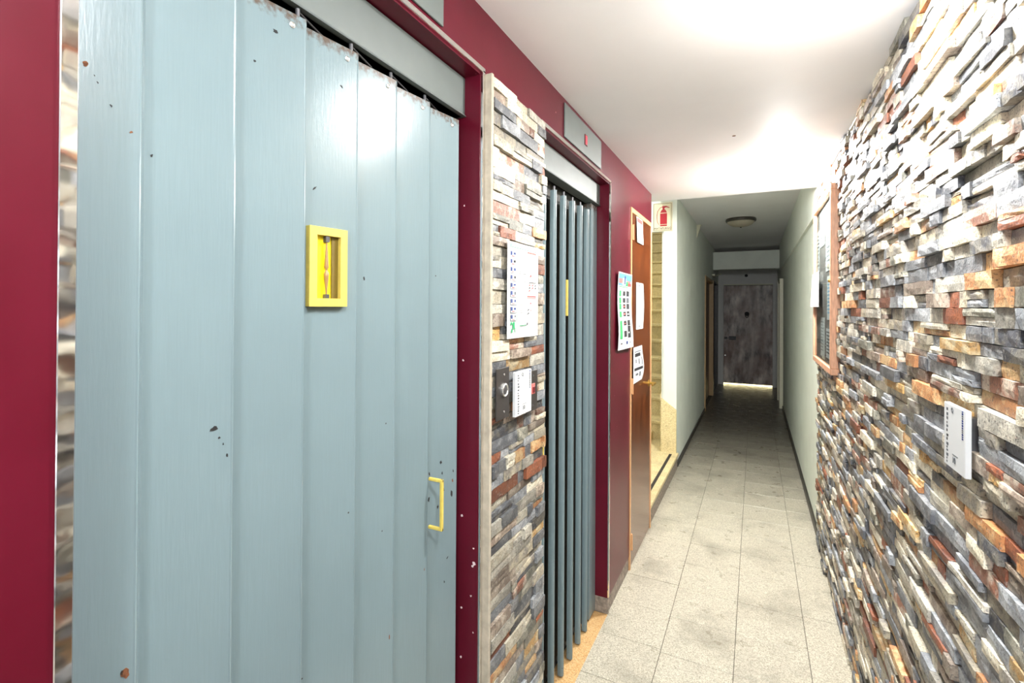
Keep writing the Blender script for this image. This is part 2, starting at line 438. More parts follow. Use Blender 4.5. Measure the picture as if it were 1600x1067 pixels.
# the white pier end carrying the sign: header over the stair opening
MB().box(-1.95, -0.71, 5.20, 5.222, 2.395, HC2 + 0.9, 'plaster').box(-0.84, -0.71, 5.198, 5.222, 0.0, HC2, 'plaster').build('stair_header', wf)
struct(MB().box(-0.71, -0.698, 5.24, 8.24, 0, 0.055, 'skirt').build('baseboard_left'))
MB().prism([(-0.71, 2.56), (-0.71, 2.735), (-0.655, 2.735)], 7.05, 7.09, 'y', 'creamtrim').build('cream_triangle', wf)  # small cream triangle under the ceiling

# stairwell
st = MB()
st.box(-1.95, -1.75, 3.55, 10.0, 0, 4.2, 'plaster')                   # outer wall
st.box(-1.95, XL - TH, 3.60, 3.715, 0, HC2 + .9, 'plaster')          # wall behind the cupboard
st.box(-0.86, -0.84, 5.222, 10.0, 0, 4.2, 'plaster')
st.box(-1.95, -0.84, 9.6, 9.7, 0, 4.2, 'endwall')
st.box(-1.95, -0.84, 5.22, 9.7, 4.0, 4.1, 'endwall')
st = struct(st.build('wall_stairwell'))
# the landing step and flight
fx = thing('staircase', 'cream speckled stone stairs climbing behind the white pier', 'staircase', (-1.2, 4.4, 0), kind='structure')
LH = 0.155
MB().bbox(-1.74, XL + 0.004, 3.722, 5.20, LH - 0.03, LH, 'stairstone', 0.004).build('landing', fx)
MB().box(-1.74, XL - 0.008, 3.722, 5.195, 0.0, LH - 0.03, 'concrete').box(-1.745, -0.862, 5.19, 5.70, 0.0, LH, 'stairstone').build('riser', fx)
MB().box(XL - 0.075, XL - 0.05, 3.80, 5.12, LH - 0.001, LH + 0.002, 'strip').build('anti_slip_strip', fx)
NS = 14
for k in range(NS):
    h = LH + 0.205 * (k + 1); yn = 5.62 + 0.295 * k
    MB().bbox(-1.745, -0.862, yn, yn + 0.33, h - 0.035, h, 'stairstone', 0.006).build('tread', fx)
    MB().box(-1.745, -0.862, yn + 0.028, yn + 0.05, h - 0.205, h - 0.035, 'stairstone').build('riser', fx)
# skirting slab with a slanted top on the pier face
MB().prism([(-0.858, LH), (-0.708, LH), (-0.708, 0.585), (-0.858, 0.70)], 5.176, 5.198, 'y', 'stairstone').build('stair_skirting', fx)
MB().prism([(5.23, 0.16), (5.23, 0.72), (5.60, 0.80), (9.5, 3.55), (9.5, 0.16)], -0.876, -0.861, 'x', 'stairstone').build('stair_skirting', fx)
for k in range(2):   # winder steps from the landing
    h = LH + 0.0 + 0.10 * (k)
MB().bbox(-1.745, -1.02, 5.30, 5.70, LH, LH + 0.09, 'stairstone', 0.006).build('winder', fx)

# right hall wall backing + plaster beyond
wr = struct(MB().box(0.412, 0.60, YB, YE + 0.02, 0, HC, 'backing').build('wall_right'))
wrf = MB()
wrf.box(XR, 0.60, YE + 0.02, 9.05, 0, HC2, 'plaster_far')
wrf.box(XR - 0.022, XR, YE + 0.02, 9.9, 2.29, HC2, 'plaster_far')
wrf.box(XR, 0.60, 9.05, 9.95, 2.1, HC2, 'plaster_far')
wrf.box(XR, 0.60, 9.95, 11.5, 0, HC2, 'plaster_far')
wrf = struct(wrf.build('wall_right_far'))
struct(MB().box(XR - 0.014, XR, YE + 0.06, 9.0, 0, 0.055, 'skirt').build('baseboard_right'))
# ceilings
ce = struct(MB().box(-0.9, 0.62, YB, YE, HC, HC + 0.5, 'ceil').build('ceiling'))
struct(MB().box(-0.9, 0.62, YE, 11.6, HC2, HC2 + 0.12, 'ceil').box(-1.95, -0.88, 3.5, 5.3, HC2+.9, HC2 + 1.0, 'ceil').build('ceiling_far'))
MB().lathe((-0.095, 2.62, HC - 0.0005), (0, 0, 1), [(-0.001, 0.006), (0.0, 0.009)], 'rust', 10).build('spot', ce)
# beam and end wall
struct(MB().bbox(-0.735, XR + 0.02, 9.98, 10.2, 2.335, 2.665, 'plaster_far', 0.004).build('trim_1'), None)
ew = MB(); YW = 11.4
DX0, DX1, DZ0, DZ1 = -0.605, 0.322, 0.032, 2.105
ew.box(-0.84, DX0 - 0.02, YW, YW + .15, 0, HC2, 'endwall').box(DX1 + 0.02, 0.6, YW, YW + .15, 0, HC2, 'endwall')
ew.box(DX0 - 0.02, DX1 + 0.02, YW, YW + .15, DZ1 + 0.02, HC2, 'endwall')
ew = struct(ew.build('wall_end'))
tag(MB().lathe((-0.17, YW, 2.30), (0, -1, 0), [(0, 0.032), (0.02, 0.03), (0.03, 0.012)], 'blackmetal', 14).build('wall_sensor', org=None), 'small black round sensor on grey wall above end door', 'sensor')

# ================================================================== SPLIT-FACE STONE
PAL = [  # (weight, tone a, tone b)
    (15, sr(130, 134, 138), sr(168, 171, 173)), (10, sr(98, 101, 106), sr(140, 142, 143)), (6, sr(70, 72, 78), sr(120, 116, 106)),
    (14, sr(208, 198, 174), sr(232, 226, 206)), (10, sr(190, 180, 156), sr(150, 144, 134)), (10, sr(166, 162, 150), sr(206, 200, 184)),
    (7, sr(182, 126, 80), sr(212, 178, 130)), (4, sr(150, 88, 58), sr(128, 76, 56)), (5, sr(146, 100, 80), sr(196, 182, 164)),
    (8, sr(138, 122, 108), sr(192, 178, 160)), (3, sr(200, 158, 98), sr(222, 204, 164)), (6, sr(118, 118, 106), sr(168, 164, 148))]
WT = [p[0] for p in PAL]
def stone_mesh(mb, side, xw, xf, y0, y1, z0, z1, rr, lit=1.0):
    """one split-face stone; side=+1 faces +X (left wall), -1 faces -X"""
    _, a, b = rr.choices(PAL, WT)[0]
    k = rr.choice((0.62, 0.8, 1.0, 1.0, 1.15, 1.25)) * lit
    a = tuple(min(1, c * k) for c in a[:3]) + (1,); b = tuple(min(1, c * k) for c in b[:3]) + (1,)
    nx, ny = 5, 3; vs = []
    g = 0.0006
    lean = rr.uniform(-0.004, 0.004)
    for j in range(ny):
        for i in range(nx):
            u = i / (nx - 1); w_ = j / (ny - 1)
            yy = y0 + g + (y1 - y0 - 2 * g) * u; zz = z0 + g + (z1 - z0 - 2 * g) * w_
            edge = (i in (0, nx - 1)) or (j in (0, ny - 1))
            if i not in (0, nx - 1): yy += rr.uniform(-.1, .1) * (y1 - y0) / nx
            if j in (0, ny - 1): zz += rr.uniform(-0.0011, 0.0007) * (1 if j else -1)
            d = rr.uniform(-0.0012, 0.0010) + lean * (u - .5) - (0.0011 if edge else 0)
            vs.append((xf + side * d, yy, zz))
    fs = [(j * nx + i, j * nx + i + 1, (j + 1) * nx + i + 1, (j + 1) * nx + i) for j in range(ny - 1) for i in range(nx - 1)]
    ring = [i for i in range(nx)] + [j * nx + nx - 1 for j in range(1, ny)] + [(ny - 1) * nx + i for i in range(nx - 2, -1, -1)] + [j * nx for j in range(ny - 2, 0, -1)]
    base = len(vs)
    for q in ring: vs.append((xw, vs[q][1], vs[q][2]))
    n = len(ring)
    fs += [(ring[i], base + i, base + (i + 1) % n, ring[(i + 1) % n]) for i in range(n)]
    mb.add(vs, fs, 'stone', a, b)
def courses(y0, y1, z0, z1, hmean, lmin, lmax, rr):
    out = []; z = z0
    while z < z1 - 0.012:
        h = rr.uniform(hmean * 0.8, hmean * 1.2); h = min(h, z1 - z)
        y = y0 - (rr.uniform(0, lmin) if False else 0); rowp = rr.uniform(-0.004, 0.004)
        while y < y1 - 0.005:
            L = rr.uniform(lmin, lmax) if rr.random() < .75 else rr.uniform(lmin * .5, lmin * 1.1)
            L = min(L, y1 - y)
            if y1 - (y + L) < 0.02: L = y1 - y
            p = rowp + rr.choice((-0.008, -0.005, -0.002, 0.0, 0.003, 0.006, 0.010))
            if rr.random() < 0.16 and h > 0.026:
                q = rr.uniform(.4, .6) * h
                out.append((y, y + L, z, z + q, p)); out.append((y, y + L, z + q, z + h, p + rr.uniform(-.008, .008)))
            else: out.append((y, y + L, z, z + h, p))
            y += L
        z += h
    return out
rr = random.Random(21)
lst = courses(YB, YE, 0.0, HC, 0.0305, 0.07, 0.21, rr)
def px_area(s):
    y0, y1, z0, z1, p = s
    a = proj(XS, y0, (z0 + z1) / 2); b = proj(XS, y1, (z0 + z1) / 2)
    if not a or not b: return 0
    if b[0] > 1585 or b[1] < -5 or b[1] > 1065: return 0
    return (min(a[0], 1600) - b[0]) * 770 * (z1 - z0) / ((a[2] + b[2]) / 2)
lst = sorted(lst, key=px_area, reverse=True)
for s in lst[:300]:
    mb = MB(); stone_mesh(mb, -1, 0.425, XS - s[4], s[0], s[1], s[2], s[3], rr); mb.build('stone', wr)
mb = MB()
for s in lst[300:]: stone_mesh(mb, -1, 0.425, XS - s[4], s[0], s[1], s[2], s[3], rr)
o = mb.build('stone_cladding', wr); o['kind'] = 'stuff'; o['label'] = 'smaller and farther stones of the same ledgestone cladding'

# stone panel between the two lift doors
sp = thing('stone_cladding_panel', 'narrow tall panel of stacked slate strips between the two lift doors', 'stone panel', (XL, 1.415, 0))
MB().box(XL + 0.0006, XL + 0.012, 1.216, 1.618, 0, 2.27, 'mortar').build('backing', sp)
MB().bbox(XL + 0.0005, XL + 0.026, 1.2125, 1.224, 0.0, 2.272, 'mortar', 0.003).build('mortar_edge', sp)
rr = random.Random(5)
for s in courses(1.224, 1.618, 0.002, 2.268, 0.0335, 0.07, 0.19, rr):
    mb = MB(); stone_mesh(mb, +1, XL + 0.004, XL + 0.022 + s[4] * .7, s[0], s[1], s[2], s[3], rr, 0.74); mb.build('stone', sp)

# ================================================================== LIFT DOORS
def lift_frame(O, label):
    a, b = O; t = thing('lift_door_frame', label, 'door frame', (XL, (a + b) / 2, 0), 'lift door frames'); del t['group']
    for (q0, q1) in ((a - 0.016, a + 0.001), (b - 0.001, b + 0.012)):
        MB().bbox(XL - 0.004, XL + 0.004, q0, q1, 0.086 if (O is O2 and q0 > 2) else 0, FT, 'steel', 0.001).build('steel_edge', t)
    MB().bbox(XL - 0.004, XL + 0.004, a - 0.016, b + 0.012, FT - 0.006, FT + 0.008, 'steel', 0.001).build('steel_edge', t)
    jz = 0.085 if O is O2 else 0.0
    MB().box(XL - 0.10, XL - 0.004, b - 0.004, b + 0.002, jz, FT - 0.004, 'maroon').build('jamb', t)
    if jz: MB().bbox(XL - 0.10, XL + 0.002, b - 0.006, b + 0.014, 0, jz, 'concrete', .004).build('kerb_block', t)
    MB().box(XL - 0.10, XL - 0.004, a - 0.002, a + 0.004, 0, FT - 0.004, 'maroon').build('jamb', t)
    MB().box(XL - 0.10, XL - 0.004, a, b, FT - 0.012, FT - 0.004, 'maroon').build('soffit', t)
    l = MB(); l.prism([(-0.790, 2.262), (-0.744, 2.262), (-0.744, 2.160), (-0.738, 2.152), (-0.790, 2.152)], a + 0.003, b - 0.004, 'y', 'lintel')
    l.build('lintel', t)
    return t
f1 = lift_frame(O1, 'steel edged maroon frame around the near wide grey folding door')
f2 = lift_frame(O2, 'steel edged maroon frame around the farther narrow-looking folding door')

DT = 2.132
d1 = thing('folding_lift_door', 'closed pale blue-grey folding lift door with yellow window and yellow pull handle', 'folding door', (-0.75, 0.74, 0.01))
YF = [0.371 + 0.132 * k for k in range(7)]
XF = [-0.738, -0.736, -0.733, -0.734, -0.742, -0.744, -0.742]; XB = [-0.756, -0.756, -0.754, -0.753, -0.758, -0.762, -0.762]
panels = []
for k in range(7):
    yF = YF[k]; yB = YF[k - 1] * (1 + 0.9 * 0.019 / 0.738); xF = XF[k]; xB = XB[k]
    if k == 6: yB = YF[5] + 0.024
    if k == 0: yB = 0.284
    nxt = min(yF + 0.020, 1.192)
    pts = [(xB, yB), (xF - 0.0010, yF - 0.004), (xF, yF - 0.0022), (xF - 0.0008, yF), (xF - 0.006, yF + 0.003), (xB - 0.010, nxt), (xB - 0.022, nxt), (xB - 0.022, yB)]
    p = MB().prism(pts, 0.012, DT, 'z', 'door').build('panel', d1); panels.append(p)
    dirv = Vector((xF - 0.0010 - xB, yF - 0.004 - yB, 0)); Lp = dirv.length; dirv.normalize(); nn = Vector((dirv.y, -dirv.x, 0))
    if nn.x < 0: nn = -nn
    p['_pl'] = 0
    PLN = (Vector((xB, yB, 0)), dirv, Vector((0, 0, 1)), nn)
    panels[-1] = (p, PLN, Lp)
    # washer screw near the top fold, dark rod to the next leaf
    c0 = PLN[0] + dirv * (Lp - 0.024) + Vector((0, 0, DT - 0.022))
    w_ = MB().lathe(c0, nn, [(0.0, 0.0055), (0.0015, 0.0055), (0.0022, 0.0042), (0.0010, 0.0022)], 'bright_metal', 14).build('screw', p, True)
    if k < 6: MB().tube([(xF - 0.010, yF - 0.012, DT + 0.012), (xB - 0.004, yF + 0.062, DT + 0.004)], 0.0022, 'blackmetal').cyl((xF - 0.010, yF - 0.012, DT - 0.004), (xF - 0.010, yF - 0.012, DT + 0.016), 0.004, 0.004, 'greymetal').build('hinge_rod', p)
for (p, PLN, Lp) in panels:
    if '_pl' in p: del p['_pl']
MB().box(-0.80, -0.752, 0.285, 1.19, DT + 0.024, 2.152, 'dark').build('track', d1)
# paint chips, located on the leaves: (leaf, fraction along leaf, height, radius, material, squash, angle)
for q, (k, t_, z, r, m, sq, an) in enumerate([
        (0, .36, 1.912, .0035, 'rust', 1, 0), (0, .50, 1.893, .0016, 'chip', .5, .6), (0, .46, 1.901, .0012, 'chip', .5, .6), (0, .66, 1.868, .0022, 'chip', .5, .6),
        (0, .91, 1.840, .0018, 'rust', 1, 0), (0, .52, 1.108, .0075, 'chip', .7, .4), (0, .60, 1.112, .004, 'chip', 1, 0), (0, .90, 1.128, .006, 'rust', 1, 0), (0, .86, 1.130, .0035, 'chip', .6, 0),
        (1, .80, 1.424, .004, 'chip', 1.5, .2), (1, .86, 1.408, .002, 'chip', 1, 0), (1, .91, 1.397, .002, 'chip', .5, 0), (1, .96, 1.378, .0035, 'chip', .4, .1), (1, .10, 1.820, .002, 'chip', 1, 0),
        (2, .55, 2.085, .003, 'chip', 2, -.3), (2, .25, 2.02, .002, 'chip', 1, 0), (3, .18, 1.835, .006, 'chip', .25, -.7), (4, .22, 1.672, .005, 'chip', .6, .2), (3, .68, 2.05, .004, 'chip', .4, .9),
        (6, .45, 1.195, .005, 'chip', .7, 0), (6, .50, 1.165, .004, 'chip', .5, 0), (6, .55, 1.12, .006, 'chip', .5, .2), (6, .85, 1.10, .009, 'chip', .4, 0), (6, .88, 1.135, .006, 'rust', .5, 0),
        (6, .9, 1.16, .005, 'chip', .3, 0), (6, .35, 1.08, .005, 'chip', .6, 0), (6, .7, .93, .005, 'chip', .25, -.9), (6, .6, .87, .004, 'chip', .5, .5), (5, .94, .95, .004, 'rust', .25, 0),
        (4, .93, .86, .006, 'rust', .2, 0), (6, .05, 1.175, .005, 'chip', .5, 0), (6, .04, 1.11, .008, 'chip', .4, 0)]):
    p, PLN, Lp = panels[k]
    chip(p, PLN, (Lp * t_, z), r, m, 100 + q, squash=sq, ang=an)
# yellow window on the fourth leaf
p, PLN, Lp = panels[3]
P0, U, V, Nn = PLN
def onleaf(a, z, h): return P0 + U * a + Vector((0, 0, z)) + Nn * h
def leafbox(mb, a0, a1, z0, z1, h0, h1, m):
    vs = [onleaf(a, z, h) for h in (h0, h1) for a in (a0, a1) for z in (z0, z1)]
    return mb.add(vs, [(0, 1, 3, 2), (4, 6, 7, 5), (0, 4, 5, 1), (2, 3, 7, 6), (0, 2, 6, 4), (1, 5, 7, 3)], m)
a0, a1, z0, z1 = 0.004, 0.086, 1.611, 1.762; bw = 0.0155
vw = leafbox(MB(), a0 + bw, a1 - bw, z0 + bw, z1 - bw, 0.0003, 0.0016, 'yellow').build('window', p)
vw['label'] = 'yellow framed recessed lever window'
fr = MB()
for (x0, x1, q0, q1) in ((a0, a0 + bw, z0, z1), (a1 - bw, a1, z0, z1), (a0 + bw, a1 - bw, z0, z0 + bw), (a0 + bw, a1 - bw, z1 - bw, z1)): leafbox(fr, x0, x1, q0, q1, -0.001, 0.013, 'yellow_pale')
fr.build('window_frame', p)
leafbox(MB(), a1 - bw - 0.0145, a1 - bw - 0.0005, z0 + bw, z1 - bw, 0.0016, 0.0045, 'olive').build('window_side', p)
ax = 0.043
lv = MB().lathe(onleaf(ax, z0 + bw + 0.004, 0.007), (0, 0, 1), [(0, .0012), (.012, .0018), (.038, .0042), (.044, .0046), (.049, .0022), (.052, .0022), (.056, .0042), (.062, .0036), (.098, .0016), (.104, .0014)], 'tanmetal', 12)
lv.build('lever', p, True)
leafbox(leafbox(MB(), ax - .004, ax + .004, z1 - bw - .012, z1 - bw - .001, .002, .011, 'greymetal'), ax - .004, ax + .004, z0 + bw, z0 + bw + .008, .002, .011, 'greymetal').build('lever_clip', p)
# pull handle
hd = MB()
hx0, hx1, hy = -0.747, -0.704, 1.040
hd.bbox(hx0, hx1, hy - .004, hy + .004, 1.168, 1.176, 'yellow_pale', .0015).bbox(hx0, hx1, hy - .004, hy + .004, 1.046, 1.054, 'yellow_pale', .0015)
hd.bbox(hx1 - .008, hx1, hy - .0045, hy + .0045, 1.046, 1.176, 'yellow_pale', .0015)
hd.build('handle', d1)['label'] = 'yellow square U-shaped pull handle'

# second folding door: leaves turned the other way, noses towards the camera
d2 = thing('folding_lift_door', 'partly pleated blue-grey folding lift door with deep dark grooves, beyond the stone panel', 'folding door', (-0.77, 2.10, 0.01))
YN = [1.688 + 0.001, 1.790, 1.905, 2.020, 2.135, 2.250, 2.352]
YN = YN[1:]
YN = [1.672] + YN
l2 = []
for k, yn in enumerate(YN):
    xn = -0.742; r = 0.011; pts = []
    nx_y = (YN[k + 1] if k + 1 < len(YN) else 2.44)
    for i in range(7):
        a = math.radians(-100 + i * 30)    # rounded nose
        pts.append((xn - r + r * math.cos(a), yn + r + r * math.sin(a)))
    pts += [(xn - 0.012, yn + 2 * r), (xn - 0.050, nx_y - 0.022), (xn - 0.053, nx_y - 0.024), (xn - 0.024, yn + 2 * r), (xn - 0.026, yn + r), (xn - 0.025, yn + .002)]
    p = MB().prism(pts, 0.012, 2.100, 'z', 'door').build('panel', d2, True); l2.append(p)
    if k < len(YN) - 1:
        MB().tube([(xn - 0.014, yn + .01, 2.112), (xn - 0.046, YN[k + 1] - 0.004, 2.108)], 0.0028, 'greymetal').cyl((xn - 0.012, yn + .01, 2.096), (xn - 0.012, yn + .01, 2.117), 0.0045, 0.0045, 'greymetal').build('hinge_rod', p)
MB().bbox(-0.80, -0.757, 2.445, 2.552, 0.012, 2.150, 'door', .003).build('end_post', d2)
MB().box(-0.83, -0.812, 1.645, 2.552, 0.01, 2.2, 'olivedark').build('groove_backing', d2)  # dark panel behind the slats, stands in for shade in the grooves
fr = MB(); yy = YN[3]
fr.bbox(-0.756, -0.736, yy + 0.016, yy + 0.030, 1.575, 1.733, 'yellow_pale', .001)
o = fr.build('window_frame', l2[3]); o['label'] = 'thin yellowish window frame'
MB().bbox(-0.748, -0.704, 1.697, 1.704, 1.166, 1.174, 'yellow_pale', .001).bbox(-0.748, -0.704, 1.697, 1.704, 1.046, 1.054, 'yellow_pale', .001).bbox(-0.711, -0.704, 1.696, 1.705, 1.046, 1.174, 'yellow_pale', .001).build('handle', d2)

# white plaster chips on the near frame's far jamb
jamb_pl = (Vector((-0.70, O1[1] - 0.004, 0)), Vector((-1, 0, 0)), Vector((0, 0, 1)), Vector((0, -1, 0)))
jb = [o for o in f1.children if o.name.startswith('jamb')][0]
for q, (a, z, r) in enumerate(((.006, .935, .003), (.004, .893, .006), (.008, .885, .004), (.014, .80, .003), (.006, .70, .0025), (.044, 1.46, .0035), (.045, 1.02, .004), (.045, .62, .004), (.045, .5, .004), (.044, 1.9, .003), (.045, .76, .0035))):
    chip(jb, jamb_pl, (a, z), r, 'whitechip', 300 + q)

# floor indicators above the doors
def indicator(y0, y1, label):
    t = thing('floor_indicator_panel', label, 'indicator panel', (XL, (y0 + y1) / 2, 2.292))
    MB().bbox(XL + 0.0006, XL + 0.006, y0, y1, 2.295, 2.432, 'lintel', .001).build('plate', t)
    yc = (y0 + y1) / 2 + 0.01
    d = MB().bbox(XL + 0.005, XL + 0.009, yc - 0.017, yc + 0.017, 2.338, 2.386, 'led_body', .001).build('display', t)
    MB().box(XL + 0.0092, XL + 0.0097, yc - .007, yc - .003, 2.344, 2.380, 'led').box(XL + 0.0092, XL + 0.0097, yc + .003, yc + .007, 2.344, 2.380, 'led')\
        .box(XL + 0.0092, XL + 0.0097, yc - .007, yc + .007, 2.376, 2.380, 'led').box(XL + 0.0092, XL + 0.0097, yc - .007, yc + .007, 2.344, 2.348, 'led').build('digit', d)
    return t
indicator(0.485, 1.0, 'grey indicator plate at the top edge, above the near folding door')
indicator(1.856, 2.372, 'grey indicator plate with a red digit above the farther folding door')

# ================================================================== call plates, labels, poster on the stone panel
XP = XL + 0.037
cp = thing('call_button_plate', 'dark metal plate with one round chrome call button on stone panel', 'call button', (XP, 1.268, 1.286))
MB().bbox(XP - 0.004, XP, 1.228, 1.308, 1.288, 1.436, 'bronze', .001).build('plate', cp)
MB().lathe((XP, 1.272, 1.372), (1, 0, 0), [(0, .019), (.006, .019), (.008, .0165), (.006, .014), (.0045, .0135)], 'bright_metal', 24).build('button_ring', cp, True)
MB().lathe((XP, 1.272, 1.372), (1, 0, 0), [(0, .013), (.005, .013), (.006, .011)], 'greymetal', 24).build('button', cp, True)
for z in (1.416, 1.308): MB().lathe((XP, 1.275, z), (1, 0, 0), [(0, .0035), (.0012, .0033), (.0016, .002)], 'bright_metal', 10).build('screw', cp)
cp2 = thing('call_button_plate', 'dark metal plate with a small square red button, right of white label', 'call button', (XP, 1.48, 1.272))
MB().bbox(XP - 0.004, XP - 0.001, 1.436, 1.521, 1.272, 1.404, 'bronze', .001).build('plate', cp2)
MB().bbox(XP - 0.001, XP + 0.002, 1.470, 1.496, 1.328, 1.362, 'print_pink', .001).build('button_ring', cp2)
MB().bbox(XP + 0.002, XP + 0.004, 1.474, 1.492, 1.332, 1.352, 'led_body', .001).build('button', cp2)
for z in (1.388, 1.29): MB().lathe((XP, 1.484, z), (1, 0, 0), [(-0.001, .003), (.0008, .003)], 'greymetal', 10).build('screw', cp2)
def small_label(t, side, x, y0, y1, z0, z1):
    """white plastic label with rotated print; side 'L'/'R'"""
    s = 1 if side == 'L' else -1
    MB().bbox(x - s * .010, x, y0, y1, z0, z1, 'paper', .001).build('plate', t)
    pr = MB(); rr = random.Random(3 if s > 0 else 4); xx = x + s * .0004
    def R(u0, u1, w0, w1, m):   # u across (reading left to right), w up, both 0..1
        ya = y0 + (y1 - y0) * (u0 if s > 0 else 1 - u0); yb = y0 + (y1 - y0) * (u1 if s > 0 else 1 - u1)
        pr.box(x, xx, ya, yb, z0 + (z1 - z0) * w0, z0 + (z1 - z0) * w1, m)
    w_ = 0.05
    while w_ < .95:                     # column of small characters along the left edge
        h = rr.uniform(.022, .045); R(.13, .15 + rr.uniform(.02, .08), w_, w_ + h, 'print_black' if .4 < w_ < .55 else 'print_grey'); w_ += h + rr.uniform(.015, .04)
    w_ = 0.55
    while w_ < .97:                     # rotated line along the right edge
        h = rr.uniform(.015, .03); R(.86, .92, w_, w_ + h, 'print_blue' if rr.random() < .5 else 'print_grey'); w_ += h + .012
    R(.42, .68, .232, .240, 'print_grey')
    pr.build('print', t)
    cy = lambda u: y0 + (y1 - y0) * (u if s > 0 else 1 - u)
    text('10', t, (x + s * .0006, cy(.5), z0 + (z1 - z0) * .15), .018, side, 'print_grey')
    text('Q', t, (x + s * .0006, cy(.42), z0 + (z1 - z0) * .92), .014, side, 'print_grey')
t = thing('capacity_label', 'white rectangular label between the two dark call button plates', 'label', (XP, 1.385, 1.28))
small_label(t, 'L', XP + 0.012, 1.326, 1.443, 1.282, 1.416)
t = thing('capacity_label', 'small white label standing proud of the right ledgestone wall', 'label', (0.375, 1.318, 1.284))
small_label(t, 'R', 0.362, 1.235, 1.352, 1.287, 1.417)
MB().box(0.362 + .01, 0.40, 1.26, 1.33, 1.30, 1.40, 'greymetal').build('bracket', t)

# papers: gently curled sheets with flat print
def sheet(t, side, x, y0, y1, z0, z1, curl, rects, name='sheet'):
    s = 1 if side == 'L' else -1
    def P(u, w_, off=0.0):
        yy = y0 + (y1 - y0) * (u if s > 0 else 1 - u)
        return (x + s * (curl(u, w_) + off), yy, z0 + (z1 - z0) * w_)
    nu, nw = 6, 10; mb = MB(); vs = [P(i / nu, j / nw) for j in range(nw + 1) for i in range(nu + 1)]
    vs += [P(i / nu, j / nw, -0.0006) for j in range(nw + 1) for i in range(nu + 1)]
    K = (nu + 1) * (nw + 1); q = lambda i, j: j * (nu + 1) + i
    fs = [(q(i, j), q(i + 1, j), q(i + 1, j + 1), q(i, j + 1)) for j in range(nw) for i in range(nu)]
    fs += [tuple(k + K for k in f[::-1]) for f in fs]
    for i in range(nu): fs += [(q(i, 0), q(i, 0) + K, q(i + 1, 0) + K, q(i + 1, 0)), (q(i, nw), q(i + 1, nw), q(i + 1, nw) + K, q(i, nw) + K)]
    for j in range(nw): fs += [(q(0, j), q(0, j + 1), q(0, j + 1) + K, q(0, j) + K), (q(nu, j), q(nu, j) + K, q(nu, j + 1) + K, q(nu, j + 1))]
    mb.add(vs, fs, 'paper'); ob = mb.build(name, t, True)
    if rects:
        pr = MB()
        for ri, (u0, u1, w0, w1, m) in enumerate(rects):
            nn_ = max(1, int((w1 - w0) * 14)); off = 0.0004 + 0.00003 * ri
            for k in range(nn_):
                a = w0 + (w1 - w0) * k / nn_; b = w0 + (w1 - w0) * (k + 1) / nn_
                pr.add([P(u0, a, off), P(u1, a, off), P(u1, b, off), P(u0, b, off)], [(0, 1, 2, 3)], m)
        pr.build('print', t)
    return ob
flat = lambda u, w_: 0.0
# regulations poster on the stone panel
po = thing('safety_poster', 'white notice with pictogram column and green border strip on stone panel', 'poster', (XP, 1.40, 1.51))
R = [(.08, .92, .945, .975, 'print_green'), (.10, .90, .950, .970, 'print_pale'), (.62, .92, .915, .932, 'print_pink'), (.62, .92, .435, .448, 'print_red'), (.62, .92, .42, .428, 'print_pink')]
rr = random.Random(9)
for k in range(9):
    w1 = .905 - k * .082; R += [(.08, .26, w1 - .066, w1, 'print_lgrey'), (.09, .25, w1 - .062, w1 - .004, 'paper')]
    R += [(.09, .14, w1 - .045, w1 - .006, 'print_blue'), (.16 + rr.uniform(0, .04), .24, w1 - rr.uniform(.03, .045), w1 - .012, rr.choice(('print_blue', 'print_grey', 'print_black'))), (.12, .2, w1 - .058, w1 - .048, rr.choice(('print_red', 'print_pink')))]
    R += [(.262, .27, w1 - .066, w1, rr.choice(('print_green', 'print_red')))]
    R += [(.30, .58, w1 - .06, w1 - .056, 'print_lgrey'), (.30, .5, w1 - .04, w1 - .036, 'print_lgrey')]
for k in range(7): R.append((.66 + .1 * (k % 3), .70 + .1 * (k % 3), .56 - .03 * (k // 3), .575 - .03 * (k // 3), rr.choice(('print_red', 'print_grey', 'print_black'))))
R += [(.66, .9, .595, .603, 'print_grey'), (.70, .74, .66, .68, 'print_red'), (.70, .73, .36, .375, 'print_red'), (.62, .66, .29, .305, 'print_grey'), (.72, .74, .28, .30, 'print_red'), (.62, .66, .25, .265, 'print_grey'),
      (.08, .12, .14, .17, 'print_green'), (.14, .20, .10, .17, 'print_green'), (.10, .14, .06, .10, 'print_green'), (.2, .22, .06, .11, 'print_green'), (.35, .56, .125, .133, 'print_green'), (.35, .55, .075, .079, 'print_lgrey'), (.58, .62, .13, .155, 'print_grey'), (.08, .94, .035, .038, 'print_lgrey')]
sheet(po, 'L', XP + 0.001, 1.289, 1.516, 1.518, 1.808, flat, R)
# colourful flyer over the maroon wall and cupboard frame
fy = thing('flyer_poster', 'tall flyer with sky-blue picture header and green column beside the wooden door', 'poster', (XL, 2.84, 1.375))
R = [(0.03, .97, .83, .985, 'print_sky'), (.05, .3, .86, .92, 'print_pink'), (.3, .55, .84, .93, 'print_pale'), (.6, .9, .85, .90, 'print_pink'), (.42, .52, .85, .96, 'print_blue'), (.55, .7, .83, .89, 'print_green'), (.7, .95, .83, .87, 'print_red'), (.1, .7, .81, .82, 'print_mint')]
for k, w1 in enumerate((.77, .68, .60, .50, .38)):
    R += [(.10, .24, w1 - (.08 if k < 4 else .14), w1 - .005, 'print_mint'), (.36, .54, w1 - .07, w1 - .01, 'print_black'), (.62, .82, w1 - .075, w1 - .004, 'print_black' if k != 1 else 'print_grey'), (.38, .5, w1 - .05, w1 - .03, 'print_pink'), (.66, .78, w1 - .05, w1 - .035, 'paper')]
